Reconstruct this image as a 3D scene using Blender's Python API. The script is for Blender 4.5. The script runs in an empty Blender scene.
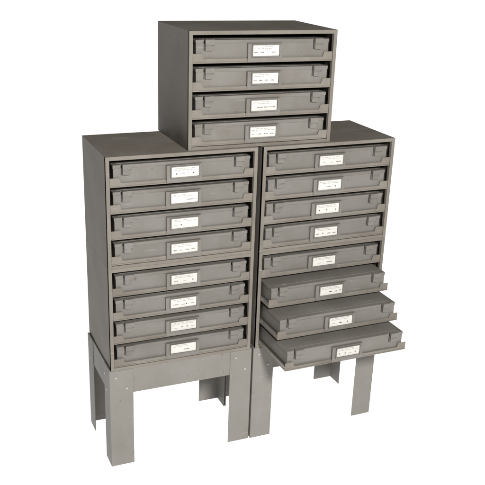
import bpy, bmesh, math, random
from mathutils import Vector, Matrix

S = bpy.context.scene
COL = S.collection

# ---------------------------------------------------------------- camera
CAM_LOC = (-0.5964, -2.4312, 1.7581)
CAM_R = Vector((0.91984, -0.39082, 0.03397))
CAM_U = Vector((0.11377, 0.34863, 0.93033))
CAM_F = Vector((0.37543, 0.85189, -0.36517))
cd = bpy.data.cameras.new('camera')
cam = bpy.data.objects.new('camera', cd)
COL.objects.link(cam)
m = Matrix((CAM_R, CAM_U, -CAM_F)).transposed().to_4x4()
m.translation = Vector(CAM_LOC)
cam.matrix_world = m
cd.sensor_width = 36
cd.lens = 36 * 825.5 / 485
cd.shift_x = -0.8952 / 485
cd.shift_y = 21.449 / 485
cd.clip_start = 0.05
cd.clip_end = 200
S.camera = cam

# ---------------------------------------------------------------- studio light
S.view_settings.view_transform = 'Standard'
S.view_settings.look = 'None'
S.view_settings.exposure = 0
S.view_settings.gamma = 1
try:
    S.cycles.max_bounces = 10
    S.cycles.diffuse_bounces = 6
    S.cycles.use_denoising = True
except Exception:
    pass
w = bpy.data.worlds.new('World')
S.world = w
w.use_nodes = True
nt = w.node_tree
bg = nt.nodes['Background']
tc = nt.nodes.new('ShaderNodeTexCoord')
sep = nt.nodes.new('ShaderNodeSeparateXYZ')
rmp = nt.nodes.new('ShaderNodeValToRGB')
nt.links.new(tc.outputs['Generated'], sep.inputs[0])
nt.links.new(sep.outputs['Z'], rmp.inputs[0])
nt.links.new(rmp.outputs[0], bg.inputs[0])
rmp.color_ramp.elements[0].position = 0.012      # world set to white at and below the horizon
rmp.color_ramp.elements[0].color = (1, 1, 1, 1)
rmp.color_ramp.elements[1].position = 0.09      # world dimmed overhead to keep the tops dark
rmp.color_ramp.elements[1].color = (0.085, 0.08, 0.075, 1)
bg.inputs[1].default_value = 1.1
# white world glow added behind the set only; dimmed elsewhere to darken the sides
sec = nt.nodes.new('ShaderNodeMapRange')
sec.inputs['From Min'].default_value = 0.35
sec.inputs['From Max'].default_value = 0.65
nt.links.new(sep.outputs['Y'], sec.inputs['Value'])
mixw = nt.nodes.new('ShaderNodeMixRGB')
mixw.inputs[1].default_value = (0.07, 0.067, 0.062, 1)
nt.links.new(sec.outputs[0], mixw.inputs[0])
nt.links.new(rmp.outputs[0], mixw.inputs[2])
nt.links.new(mixw.outputs[0], bg.inputs[0])


def area(name, loc, target, size, power, col=(1, 1, 1), sy=None):
    d = bpy.data.lights.new(name, 'AREA')
    d.shape = 'RECTANGLE'
    d.size = size
    d.size_y = sy or size
    d.energy = power
    d.color = col
    o = bpy.data.objects.new(name, d)
    COL.objects.link(o)
    o.location = loc
    o.rotation_euler = (Vector(target) - Vector(loc)).to_track_quat('-Z', 'Y').to_euler()
    return o


area('key_lamp', (0.05, -2.95, 2.42), (0.5, 0, 0.8), 0.45, 203, (1, 0.972, 0.93))
area('floor_underlight', (0.5, 2.6, -0.6), (0.5, 2.6, 0), 16.5, 1990, (1, 0.985, 0.965), 20)  # added lamp, unseen below the floor, to make it glow white and shadowless

# ---------------------------------------------------------------- materials


def mat(name, col, rough=0.5, spec=0.3, metal=0.0, mottled=0.08, scale=14, bump=0.0, tint=None, warp=0.0):
    mt = bpy.data.materials.new(name)
    mt.use_nodes = True
    n = mt.node_tree
    b = n.nodes['Principled BSDF']
    b.inputs['Roughness'].default_value = rough
    b.inputs['Specular IOR Level'].default_value = spec
    b.inputs['Metallic'].default_value = metal
    t = n.nodes.new('ShaderNodeTexCoord')
    oi = n.nodes.new('ShaderNodeObjectInfo')
    ad = n.nodes.new('ShaderNodeVectorMath')
    ad.operation = 'MULTIPLY_ADD'
    ad.inputs[1].default_value = (1, 1, 1)
    n.links.new(t.outputs['Object'], ad.inputs[0])
    mul = n.nodes.new('ShaderNodeMath')
    mul.operation = 'MULTIPLY'
    mul.inputs[1].default_value = 37.0
    n.links.new(oi.outputs['Random'], mul.inputs[0])
    n.links.new(mul.outputs[0], ad.inputs[2])
    if mottled:
        nz = n.nodes.new('ShaderNodeTexNoise')
        nz.inputs['Scale'].default_value = scale
        nz.inputs['Detail'].default_value = 7
        nz.inputs['Roughness'].default_value = 0.62
        n.links.new(ad.outputs[0], nz.inputs['Vector'])
        r = n.nodes.new('ShaderNodeValToRGB')
        r.color_ramp.elements[0].position = 0.3
        r.color_ramp.elements[1].position = 0.72
        c2 = tint or col
        r.color_ramp.elements[0].color = tuple(c * (1 - mottled) for c in c2) + (1,)
        r.color_ramp.elements[1].color = tuple(c * (1 + mottled) for c in col) + (1,)
        n.links.new(nz.outputs['Fac'], r.inputs[0])
        hs = n.nodes.new('ShaderNodeHueSaturation')       # no two panels took the paint quite alike
        mv = n.nodes.new('ShaderNodeMapRange')
        mv.inputs['To Min'].default_value = 0.94
        mv.inputs['To Max'].default_value = 1.06
        n.links.new(oi.outputs['Random'], mv.inputs['Value'])
        n.links.new(mv.outputs[0], hs.inputs['Value'])
        n.links.new(r.outputs[0], hs.inputs['Color'])
        last = hs.outputs[0]
        if warp:
            # scuffs: thin drawn-out scratches where the paint has gone pale, and a few dark dings
            mp = n.nodes.new('ShaderNodeMapping')
            mp.inputs['Scale'].default_value = (11, 40, 160)
            mp.inputs['Rotation'].default_value = (0.2, 0.35, 0.1)
            n.links.new(ad.outputs[0], mp.inputs[0])
            sc = n.nodes.new('ShaderNodeTexNoise')
            sc.inputs['Scale'].default_value = 1.0
            sc.inputs['Detail'].default_value = 4
            n.links.new(mp.outputs[0], sc.inputs['Vector'])
            th = n.nodes.new('ShaderNodeMapRange')
            th.inputs['From Min'].default_value = 0.66
            th.inputs['From Max'].default_value = 0.74
            th.inputs['To Max'].default_value = 0.45
            n.links.new(sc.outputs['Fac'], th.inputs['Value'])
            mx = n.nodes.new('ShaderNodeMixRGB')
            mx.inputs[2].default_value = tuple(min(1, c * 1.7) for c in col) + (1,)
            n.links.new(th.outputs[0], mx.inputs[0])
            n.links.new(last, mx.inputs[1])
            dg = n.nodes.new('ShaderNodeTexNoise')
            dg.inputs['Scale'].default_value = 55
            dg.inputs['Detail'].default_value = 5
            n.links.new(ad.outputs[0], dg.inputs['Vector'])
            t2 = n.nodes.new('ShaderNodeMapRange')
            t2.inputs['From Min'].default_value = 0.70
            t2.inputs['From Max'].default_value = 0.76
            t2.inputs['To Max'].default_value = 0.7
            n.links.new(dg.outputs['Fac'], t2.inputs['Value'])
            m2 = n.nodes.new('ShaderNodeMixRGB')
            m2.inputs[2].default_value = (0.075, 0.058, 0.043, 1)
            n.links.new(t2.outputs[0], m2.inputs[0])
            n.links.new(mx.outputs[0], m2.inputs[1])
            last = m2.outputs[0]
        n.links.new(last, b.inputs['Base Color'])
        rr = n.nodes.new('ShaderNodeMapRange')
        rr.inputs['To Min'].default_value = rough - 0.09
        rr.inputs['To Max'].default_value = rough + 0.09
        n.links.new(nz.outputs['Fac'], rr.inputs['Value'])
        n.links.new(rr.outputs[0], b.inputs['Roughness'])
    else:
        b.inputs['Base Color'].default_value = tuple(col) + (1,)
    if bump:
        n2 = n.nodes.new('ShaderNodeTexNoise')
        n2.inputs['Scale'].default_value = 420
        n2.inputs['Detail'].default_value = 3
        n.links.new(ad.outputs[0], n2.inputs['Vector'])
        bp = n.nodes.new('ShaderNodeBump')
        bp.inputs['Strength'].default_value = bump
        bp.inputs['Distance'].default_value = 0.0006
        n.links.new(n2.outputs['Fac'], bp.inputs['Height'])
        if warp:                                          # sheet metal is never quite flat
            n3 = n.nodes.new('ShaderNodeTexNoise')
            n3.inputs['Scale'].default_value = 4.5
            n3.inputs['Detail'].default_value = 1
            n.links.new(ad.outputs[0], n3.inputs['Vector'])
            b3 = n.nodes.new('ShaderNodeBump')
            b3.inputs['Strength'].default_value = 1.0
            b3.inputs['Distance'].default_value = warp * 0.1
            n.links.new(n3.outputs['Fac'], b3.inputs['Height'])
            n.links.new(b3.outputs[0], bp.inputs['Normal'])
        n.links.new(bp.outputs[0], b.inputs['Normal'])
    return mt


PAINT = mat('grey_enamel', (0.160, 0.150, 0.135), 0.52, 0.10, 0, 0.13, 5, 0.12, (0.146, 0.129, 0.110), 0.10)
BOXP = mat('grey_box_enamel', (0.138, 0.133, 0.125), 0.36, 0.30, 0, 0.10, 8, 0.12, (0.132, 0.123, 0.110), 0.05)
STANDP = mat('grey_stand_enamel', (0.178, 0.173, 0.163), 0.48, 0.14, 0, 0.08, 5, 0.10, (0.166, 0.157, 0.143), 0.08)
STEEL = mat('zinc_steel', (0.48, 0.46, 0.43), 0.38, 0.5, 0.85, 0.1, 40)
ZINC = mat('bright_bolt', (0.40, 0.385, 0.36), 0.35, 0.5, 0.4, 0.05, 60)
CARD = mat('white_card', (0.47, 0.463, 0.442), 0.55, 0.3, 0, 0.04, 30)
INK = mat('black_ink', (0.05, 0.05, 0.05), 0.6, 0.2, 0, 0)
FAINT = mat('grey_ink', (0.2, 0.195, 0.19), 0.6, 0.2, 0, 0)

fm = bpy.data.materials.new('translucent_white_floor')  # floor made translucent so the added lamp below shines through as white
fm.use_nodes = True
n = fm.node_tree
for x in list(n.nodes):
    n.nodes.remove(x)
out = n.nodes.new('ShaderNodeOutputMaterial')
mix = n.nodes.new('ShaderNodeMixShader')
df = n.nodes.new('ShaderNodeBsdfDiffuse')
tr = n.nodes.new('ShaderNodeBsdfTranslucent')
df.inputs[0].default_value = (0.94, 0.94, 0.94, 1)
tr.inputs[0].default_value = (0.94, 0.94, 0.94, 1)
mix.inputs[0].default_value = 0.55
n.links.new(df.outputs[0], mix.inputs[1])
n.links.new(tr.outputs[0], mix.inputs[2])
n.links.new(mix.outputs[0], out.inputs[0])

# ---------------------------------------------------------------- mesh helpers


class MB:
    def __init__(self):
        self.bm = bmesh.new()

    def _merge(self, b, mi=0):
        me = bpy.data.meshes.new('tmp')
        for f in b.faces:
            f.material_index = mi
        b.to_mesh(me)
        b.free()
        self.bm.from_mesh(me)
        bpy.data.meshes.remove(me)

    def box(self, x0, x1, y0, y1, z0, z1, bev=0.0007, mi=0, seg=2):
        b = bmesh.new()
        bmesh.ops.create_cube(b, size=1)
        for v in b.verts:
            v.co = Vector(((x0 + x1) / 2 + v.co.x * (x1 - x0), (y0 + y1) / 2 + v.co.y * (y1 - y0),
                           (z0 + z1) / 2 + v.co.z * (z1 - z0)))
        if bev:
            bev = min(bev, 0.4 * min(x1 - x0, y1 - y0, z1 - z0))
            bmesh.ops.bevel(b, geom=list(b.edges), offset=bev, segments=seg, profile=0.5, affect='EDGES')
        self._merge(b, mi)
        return self

    def prism(self, poly, axis, a, b_, bev=0.0005, mi=0):
        """poly in the two other axes (in x,y,z order), extruded from a to b_ along axis"""
        b = bmesh.new()

        def P(u, v, w):
            return {'x': (w, u, v), 'y': (u, w, v), 'z': (u, v, w)}[axis]
        vs = [b.verts.new(P(u, v, a)) for u, v in poly]
        ws = [b.verts.new(P(u, v, b_)) for u, v in poly]
        k = len(poly)
        b.faces.new(vs)
        b.faces.new(ws[::-1])
        for i in range(k):
            b.faces.new((vs[i], ws[i], ws[(i + 1) % k], vs[(i + 1) % k]))
        bmesh.ops.recalc_face_normals(b, faces=list(b.faces))
        if bev:
            bmesh.ops.bevel(b, geom=list(b.edges), offset=bev, segments=1, profile=0.5, affect='EDGES')
        self._merge(b, mi)
        return self

    def dome(self, c, r, h, axis):
        """round bolt head standing off along axis (unit vector)"""
        b = bmesh.new()
        bmesh.ops.create_uvsphere(b, u_segments=20, v_segments=10, radius=1)
        q = Vector((0, 0, 1)).rotation_difference(Vector(axis))
        for v in b.verts:
            p = Vector((v.co.x * r, v.co.y * r, max(v.co.z, -0.15) * h))
            v.co = q @ p + Vector(c)
        for f in b.faces:
            f.smooth = True
        self._merge(b)
        return self

    def build(self, name, mats, parent=None):
        me = bpy.data.meshes.new(name)
        self.bm.to_mesh(me)
        self.bm.free()
        for mm in (mats if isinstance(mats, (list, tuple)) else [mats]):
            me.materials.append(mm)
        o = bpy.data.objects.new(name, me)
        COL.objects.link(o)
        if parent:
            o.parent = parent
        return o


def thing(name, label, cat, group, loc=(0, 0, 0), rz=0):
    o = bpy.data.objects.new(name, None)
    o.empty_display_size = 0.05
    COL.objects.link(o)
    o.location = loc
    o.rotation_euler = (0, 0, rz)
    o['label'] = label
    o['category'] = cat
    if group:
        o['group'] = group
    return o


def dup(root, label):
    r = root.copy()
    COL.objects.link(r)
    r['label'] = label
    for ch in list(root.children):
        c = ch.copy()
        COL.objects.link(c)
        c.parent = r
        for g in list(ch.children):
            d = g.copy()
            COL.objects.link(d)
            d.parent = c
    return r


# ---------------------------------------------------------------- sizes (metres)
W, D, H, L = 0.514, 0.3171, 0.3718, 0.3802
GAP = 0.0193
RX, RY, RR = W + GAP, -0.0025, 0.0128        # right column: origin and slight turn
TX, TY = 0.2733, 0.0122                      # top cabinet on the two columns
F = 0.0122                                   # width of the folded front frame
PITCH = 0.0868
ROW = [H - F - PITCH * (k + 1) for k in range(4)]   # bottom of each slot
OX, OY = -W / 2, -D / 2                      # local origin: middle of the base

# ---------------------------------------------------------------- floor
fb = MB()
fb.box(-5.5, 6.5, -5.5, 8.5, -0.010, 0.0, 0)
fl = fb.build('floor', fm)
# one sheet: keep only the top face of the slab
bm = bmesh.new()
bm.from_mesh(fl.data)
bmesh.ops.delete(bm, geom=[f for f in bm.faces if f.normal.z < 0.5], context='FACES')
bm.to_mesh(fl.data)
bm.free()
fl['kind'] = 'structure'


# ---------------------------------------------------------------- slide cabinet
def make_cabinet():
    c = thing('slide_cabinet', '', 'cabinet', 'grey slide cabinets')
    s = MB()
    t = 0.0016
    X0, X1, Y0, Y1 = OX, OX + W, OY, OY + D
    # skins
    s.box(X0, X0 + t, Y0 + 0.001, Y1, 0, H, 0.0005)
    s.box(X1 - t, X1, Y0 + 0.001, Y1, 0, H, 0.0005)
    s.box(X0 + t, X1 - t, Y0 + 0.001, Y1, H - t, H, 0.0005)
    s.box(X0 + t, X1 - t, Y0 + 0.001, Y1, 0, t, 0.0005)
    s.box(X0 + t, X1 - t, Y1 - t, Y1 - 0.0002, t, H - t, 0)
    # folded front frame: stiles run through, rails butt between them
    s.box(X0, X0 + F, Y0, Y0 + 0.014, 0, H, 0.0011)
    s.box(X1 - F, X1, Y0, Y0 + 0.014, 0, H, 0.0011)
    s.box(X0 + F - .0004, X1 - F + .0004, Y0 + 0.0003, Y0 + 0.014, H - F, H - .0003, 0.0009)
    s.box(X0 + F - .0004, X1 - F + .0004, Y0 + 0.0003, Y0 + 0.014, .0003, F - 0.0015, 0.0009)
    s.build('shell', PAINT, c)
    # channels riveted to the side walls, one each side of every slot
    for k in range(4):
        for sd in (-1, 1):
            ch = MB()
            xw = sd * (W / 2 - t)
            xi = sd * (W / 2 - 0.0105)
            a, b = min(xw, xi), max(xw, xi)
            ch.box(a, b, Y0 + 0.016, Y1 - 0.01, ROW[k] + 0.002, ROW[k] + 0.0036, 0.0003)
            ch.box(a, b, Y0 + 0.016, Y1 - 0.01, ROW[k] + 0.0175, ROW[k] + 0.0190, 0.0003)
            for yy in (0.03, 0.075, 0.13, 0.2, 0.28):
                ch.dome((sd * (W / 2 - t - 0.0002), Y0 + yy, ROW[k] + 0.0105), 0.0035, 0.0022, (-sd, 0, 0))
            ch.build('slide_channel', STEEL, c)
    return c


def make_shelf(parent, k, out):
    sh = MB()
    xa, xb = OX + F + 0.0006, OX + W - F - 0.0006
    z = 0.0
    h1, h2 = 0.0135, 0.0300
    e, sl = 0.031, 0.005
    poly = [(xa, z), (xb, z), (xb, h2), (xb - e, h2), (xb - e - sl, h1), (xa + e + sl, h1), (xa + e, h2), (xa, h2)]
    sh.prism(poly, 'y', OY + 0.0026, OY + 0.0042, 0.0005)
    # hemmed lower edge of the lip
    sh.box(xa + 0.001, xb - 0.001, OY + 0.0008, OY + 0.0026, z + 0.0004, z + 0.0040, 0.0008)
    sh.box(xa + 0.001, xb - 0.001, OY + 0.0042, OY + 0.303, z + 0.0004, z + 0.0018, 0.0003)
    o = sh.build('slide_shelf', PAINT, parent)
    for sd in (-1, 1):
        r = MB()
        a = sd * (W / 2 - F - 0.0014)
        b = a - sd * 0.0014
        r.box(min(a, b), max(a, b), OY + 0.0045, OY + 0.303, z + 0.0019, z + 0.0150, 0.0004)
        b2 = a - sd * 0.006
        r.box(min(a, b2), max(a, b2), OY + 0.0045, OY + 0.303, z + 0.0150, z + 0.0164, 0.0004)
        c2 = a + sd * 0.0026
        r.box(min(a, c2), max(a, c2), OY + 0.006, OY + 0.303, z + 0.0056, z + 0.0072, 0.0004)
        q = r.build('runner', STEEL, o)
    o.location = (0, -out, ROW[k])
    return o


CABS = [
    # label, location of front-left-bottom, rotation, pull-out of each shelf
    ('single grey slide cabinet stacked on top, straddling the two columns', (TX, TY, L + 2 * H), 0, (0, 0, 0, 0)),
    ('upper grey slide cabinet of the left column, its top partly under the topmost cabinet', (0, 0, L + H), 0, (0, 0, 0, 0)),
    ('lower grey slide cabinet of the left column, resting on the fully visible stand', (0, 0, L), 0, (0, 0, 0, 0)),
    ('upper grey slide cabinet of the right column, all four drawers shut', (RX, RY, L + H), RR, (0, 0, 0, 0)),
    ('lower grey slide cabinet of the right column with three shelves pulled out', (RX, RY, L), RR, (0, 0.0680, 0.1470, 0.2150)),
]


def base_of(flb, rz):
    c, s = math.cos(rz), math.sin(rz)
    return Vector(flb) + Vector((c * W / 2 - s * D / 2, s * W / 2 + c * D / 2, 0))


proto = make_cabinet()
cabs = []
for i, (lab, flb, rz, outs) in enumerate(CABS):
    if i == 0:
        o = proto
        o['label'] = lab
    else:
        o = dup(proto, lab)
    o.location = base_of(flb, rz)
    o.rotation_euler = (0, 0, rz)
    cabs.append(o)
for o, (lab, flb, rz, outs) in zip(cabs, CABS):
    for k in range(4):
        make_shelf(o, k, outs[k])

# ---------------------------------------------------------------- compartment boxes
BX0, BX1 = 0.0235 + OX, 0.4895 + OX
BD = 0.292
BZ = 0.0688


def make_box_meshes():
    r = thing('parts_box', '', 'storage box', 'latched grey parts boxes')
    b = MB()
    yf = 0.0
    b.box(BX0 + 0.0016, BX1 - 0.0016, yf + 0.0014, BD - 0.0014, 0.0, BZ - 0.0035, 0.0016)
    b.build('body', BOXP, r)
    l = MB()
    sk = 0.0115
    l.box(BX0, BX1, yf - 0.0002, BD, BZ - sk, BZ, 0.0022, seg=3)
    # pressed panel of the lid top
    l.box(BX0 + 0.017, BX1 - 0.017, yf + 0.019, BD - 0.017, BZ - 0.002, BZ + 0.0010, 0.0010, seg=2)
    l.build('lid', BOXP, r)
    for x0 in (0.0535, 0.4350):
        la = MB()
        xa = x0 + OX
        # hooked upper tongue that comes over the lid, and the fixed lower plate
        la.box(xa, xa + 0.031, yf - 0.0080, yf - 0.0003, BZ - 0.0150, BZ + 0.0016, 0.0012)
        la.box(xa + 0.0005, xa + 0.0305, yf - 0.0076, yf + 0.010, BZ + 0.0003, BZ + 0.0018, 0.0005)
        la.box(xa + 0.0008, xa + 0.0235, yf - 0.0062, yf + 0.0012, BZ - 0.0325, BZ - 0.0154, 0.0011)
        la.box(xa + 0.0020, xa + 0.0222, yf - 0.0072, yf - 0.0058, BZ - 0.0205, BZ - 0.0182, 0.0005)
        la.build('latch', BOXP, r)
    # narrow slot beside each latch, cut through the lid skirt and the front of the box
    cb = MB()
    for x0 in (0.0535, 0.4350):
        cb.box(x0 + OX - 0.0046, x0 + OX - 0.0002, yf - 0.01, yf + 0.0085, BZ - 0.0330, BZ + 0.004, 0)
    cut = cb.build('cutter', BOXP)
    for o in list(r.children):
        if o.name.startswith(('body', 'lid')):
            md = o.modifiers.new('slot', 'BOOLEAN')
            md.operation = 'DIFFERENCE'
            md.solver = 'EXACT'
            md.use_self = True
            md.object = cut
            bpy.context.view_layer.update()
            dg = bpy.context.evaluated_depsgraph_get()
            me = bpy.data.meshes.new_from_object(o.evaluated_get(dg))
            o.modifiers.clear()
            o.data = me
    bpy.data.objects.remove(cut)
    hx0, hx1, hz0, hz1 = 0.1960 + OX, 0.3165 + OX, 0.0012, 0.0575
    cx0, cx1, cz0, cz1 = 0.2120 + OX, 0.3045 + OX, 0.0180, 0.0525
    hd = MB()
    hb = yf - 0.0066              # rear of the plate, clear of the shelf lip
    hf = hb - 0.0026              # front of the plate
    hd.box(hx0, hx1, hf, hb, hz0, hz1, 0.0009)
    # standing fold that closes the plate against the box above the lip
    hd.box(hx0, hx1, hb - 0.0002, yf + 0.0012, 0.0140, hz1 - 0.0004, 0.0004)
    # raised frame holding the card
    fr = 0.0032
    for (a, b_, c_, d_) in ((cx0 - fr, cx1 + fr, cz1, cz1 + fr * 0.7), (cx0 - fr, cx1 + fr, cz0 - fr, cz0),
                            (cx0 - fr, cx0, cz0, cz1), (cx1, cx1 + fr, cz0, cz1)):
        hd.box(a, b_, hf - 0.0048, hf + 0.0002, c_, d_, 0.0006)
    hd.build('label_holder', BOXP, r)
    return r, (cx0, cx1, cz0, cz1, hf)


proto_box, CG = make_box_meshes()


def make_card(parent, seed, marks):
    rnd = random.Random(seed)
    cx0, cx1, cz0, cz1, hf = CG
    c = MB()
    c.box(cx0 + 0.0002, cx1 - 0.0002, hf - 0.0008, hf - 0.0001, cz0 + 0.0003, cz1 - 0.0003, 0)
    y0, y1 = hf - 0.00105, hf - 0.0007

    def word(x, z, wd, ht, mi):
        xx = x
        while xx < x + wd:
            ww = rnd.uniform(0.0006, 0.0017)
            zz = z + rnd.uniform(-0.0004, 0.0004)
            hh = ht * rnd.uniform(0.6, 1.1)
            c.box(xx, xx + ww, y0, y1, zz, zz + hh, 0, mi)
            if rnd.random() < 0.5:
                c.box(xx + ww, xx + ww + 0.0007, y0, y1, zz + hh * 0.4, zz + hh * 0.65, 0, mi)
            xx += ww + rnd.uniform(0.0005, 0.0012)
    # faint rows of fine print across the upper half of the card
    for row in (0.0275, 0.0225):
        x = cx0 + 0.006 + rnd.uniform(0, 0.006)
        lim = cx1 - 0.006 - rnd.uniform(0, 0.03)
        while x < lim:
            wd = rnd.uniform(0.006, 0.014)
            if x + wd > cx1 - 0.004:
                break
            word(x, cz0 + row, wd, 0.0022, 2)
            x += wd + rnd.uniform(0.0025, 0.005)
    # darker marks of the lower row: (kind, position along the card)
    for kind, u in marks:
        x = cx0 + u * (cx1 - cx0)
        z = cz0 + 0.0095 + rnd.uniform(-0.0008, 0.0008)
        if kind == '-':
            word(x - 0.006, z, 0.012, 0.0034, 1)
        elif kind == '=':
            word(x - 0.010, z, 0.020, 0.0034, 1)
        elif kind == ',':
            word(x - 0.005, z, 0.010, 0.0028, 2)
        elif kind == '.':
            c.prism([(x + 0.0024 * math.cos(a), z + 0.002 + 0.0024 * math.sin(a)) for a in
                     [i * math.pi / 4 for i in range(8)]], 'y', y0, y1, 0, 1)
        elif kind == '<':      # a small pictured screw: head and shank
            c.box(x - 0.008, x + 0.006, y0, y1, z + 0.0013, z + 0.0029, 0, 1)
            c.box(x - 0.004, x + 0.000, y0, y1, z + 0.0001, z + 0.0042, 0, 1)
        elif kind == '|':
            c.box(x, x + 0.0009, y0, y1, cz0 + 0.004, cz1 - 0.011, 0, 2)
    h = [o for o in parent.children if o.name.startswith('label_holder')][0]
    q = c.build('card', [CARD, INK, FAINT], h)
    # cards slid in by hand: each sits a little off and a little turned
    mid = Vector(((cx0 + cx1) / 2, 0, (cz0 + cz1) / 2))
    tilt = Matrix.Rotation(rnd.uniform(-0.012, 0.012), 4, 'Y')
    q.data.transform(Matrix.Translation(mid + Vector((rnd.uniform(-.001, .001), 0, rnd.uniform(-.0008, .0004)))) @ tilt
                     @ Matrix.Translation(-mid))
    return q


NTH = ['topmost', 'second', 'third', 'lowest']
WHERE = ['top cabinet that straddles the columns', 'upper cabinet of the left column',
         'lower cabinet of the left column', 'upper cabinet of the right column', 'lower cabinet of the right column']
OPEN = {(4, 1): 'grey latched box on the least pulled out shelf, highest of the three open ones',
        (4, 2): 'grey latched box on the half pulled out shelf, middle of the three open ones',
        (4, 3): 'grey latched box on the farthest pulled out shelf, lowest in the right column'}
MARKS = {
    (0, 0): [('-', .12), ('-', .36), ('|', .56), ('-', .78)], (0, 1): [('-', .12), ('-', .33), ('-', .55), ('-', .78)],
    (0, 2): [('=', .34), ('-', .58), ('=', .82)], (0, 3): [(',', .12), ('-', .36), ('-', .62), ('-', .85)],
    (1, 0): [('.', .18), (',', .42), ('|', .62), ('.', .8)], (1, 1): [('=', .70), (',', .88)],
    (1, 2): [(',', .16), ('.', .36), ('|', .8)], (1, 3): [('-', .13), (',', .36), ('-', .6), ('-', .83)],
    (2, 0): [('-', .18), (',', .52), ('.', .83)], (2, 1): [('=', .2), ('-', .48), ('.', .62), ('-', .85)],
    (2, 2): [(',', .2), ('.', .44), ('.', .64), (',', .85)], (2, 3): [('=', .62)],
    (3, 0): [(',', .2), (',', .5), ('=', .8)], (3, 1): [('-', .48), ('.', .76)],
    (3, 2): [('.', .16), ('.', .47), ('.', .85)], (3, 3): [('-', .13), ('.', .37), ('-', .62), ('-', .86)],
    (4, 0): [(',', .3), ('=', .72)], (4, 1): [('<', .5), ('.', .72), ('.', .9)],
    (4, 2): [(',', .18), ('<', .5), ('.', .8)], (4, 3): [('.', .13), ('.', .38), (',', .6), ('.', .82)],
}
rj = random.Random(5)
boxes = []
for ci, (lab, flb, rz, outs) in enumerate(CABS):
    for k in range(4):
        if (ci, k) in OPEN:
            lb = OPEN[(ci, k)]
        else:
            lb = '%s shut grey latched box in the %s' % (NTH[k], WHERE[ci])
        boxes.append((ci, k, lb))
roots = []
for i, (ci, k, lb) in enumerate(boxes):
    if i == 0:
        o = proto_box
        o['label'] = lb
    else:
        o = dup(proto_box, lb)
    roots.append(o)
for (ci, k, lb), o in zip(boxes, roots):
    lab, flb, rz, outs = CABS[ci]
    base = base_of(flb, rz)
    loc = Vector((rj.uniform(-.0012, .0012), OY + 0.0078 - outs[k] + rj.uniform(-.0006, .0012), ROW[k] + 0.0019))
    o.location = base + Matrix.Rotation(rz, 3, 'Z') @ loc
    o.rotation_euler = (rj.uniform(-.0015, .0005), rj.uniform(-.0022, .0022), rz + rj.uniform(-.004, .004))
    make_card(o, ci * 10 + k, MARKS[(ci, k)])


# ---------------------------------------------------------------- stands
def make_stand():
    s = thing('cabinet_stand', '', 'stand', 'grey cabinet stands')
    e = 0.0065
    X0, X1, Y0, Y1 = OX - e, OX + W + e, OY, OY + D
    t = 0.0021
    lw, lf = 0.0765 + e, 0.074
    AP = 0.094
    for sx in (0, 1):
        for rear in (0, 1):
            g = MB()
            xo = X1 if sx else X0
            dx = -1 if sx else 1
            yo = Y1 if rear else Y0
            dy = -1 if rear else 1
            # L section: front/rear plate and side flange
            poly = [(xo, yo), (xo + dx * lw, yo), (xo + dx * lw, yo + dy * t), (xo + dx * t, yo + dy * t),
                    (xo + dx * t, yo + dy * lf), (xo, yo + dy * lf)]
            g.prism(poly, 'z', 0, L - 0.0005, 0.0005)
            # the side flange stands a little proud of the shelf level
            g.box(min(xo, xo + dx * t), max(xo, xo + dx * t), min(yo, yo + dy * lf), max(yo, yo + dy * lf),
                  L - 0.0006, L + 0.0045, 0.0004)
            leg = g.build('leg', STANDP, s)
            if not rear:
                pts = [(0.016, 0.353), (0.054, 0.307)] if not sx else [(0.4594, 0.353), (0.4967, 0.302)]
                for (u, z) in pts:
                    MB().dome((OX + u, Y0 - 0.0001, z), 0.0041, 0.0032, (0, -1, 0)).build('bolt', ZINC, leg)
                for (v, z) in ((0.062, 0.346), (0.038, 0.294)):
                    MB().dome((xo - dx * 0.0001, Y0 + v, z), 0.0041, 0.0032, (-dx, 0, 0)).build('bolt', ZINC, leg)
            else:
                for (v, z) in ((0.306, 0.353), (0.276, 0.300)):
                    MB().dome((xo - dx * 0.0001, Y0 + v, z), 0.0041, 0.0032, (-dx, 0, 0)).build('bolt', ZINC, leg)
    for nm, ya, yb in (('front_apron', Y0 + t + 0.0002, Y0 + 2 * t), ('rear_apron', Y1 - 2 * t, Y1 - t - 0.0002)):
        a = MB()
        a.box(X0 + t + 0.0003, X1 - t - 0.0003, ya, yb, L - AP, L - 0.0004, 0.0005)
        a.build(nm, STANDP, s)
    for dx, xo in ((1, X0), (-1, X1)):
        a = MB()
        xa, xb = xo + dx * (t + 0.0002), xo + dx * 2 * t
        a.box(min(xa, xb), max(xa, xb), Y0 + 2 * t + 0.0003, Y1 - 2 * t - 0.0003, L - AP, L + 0.0030, 0.0005)
        xc = xb + dx * 0.030
        a.box(min(xb, xc), max(xb, xc), Y0 + 2 * t + 0.0003, Y1 - 2 * t - 0.0003, L - 0.0022, L - 0.0002, 0.0004)
        a.build('side_rail', STANDP, s)
    return s


st = make_stand()
st['label'] = 'grey sheet metal stand under the left column, its front fully visible'
st.location = base_of((0, 0, 0), 0)
st2 = dup(st, 'grey sheet metal stand under the right column, partly hidden by the open drawers')
st2.location = base_of((RX, RY, 0), RR)
st2.rotation_euler = (0, 0, RR)
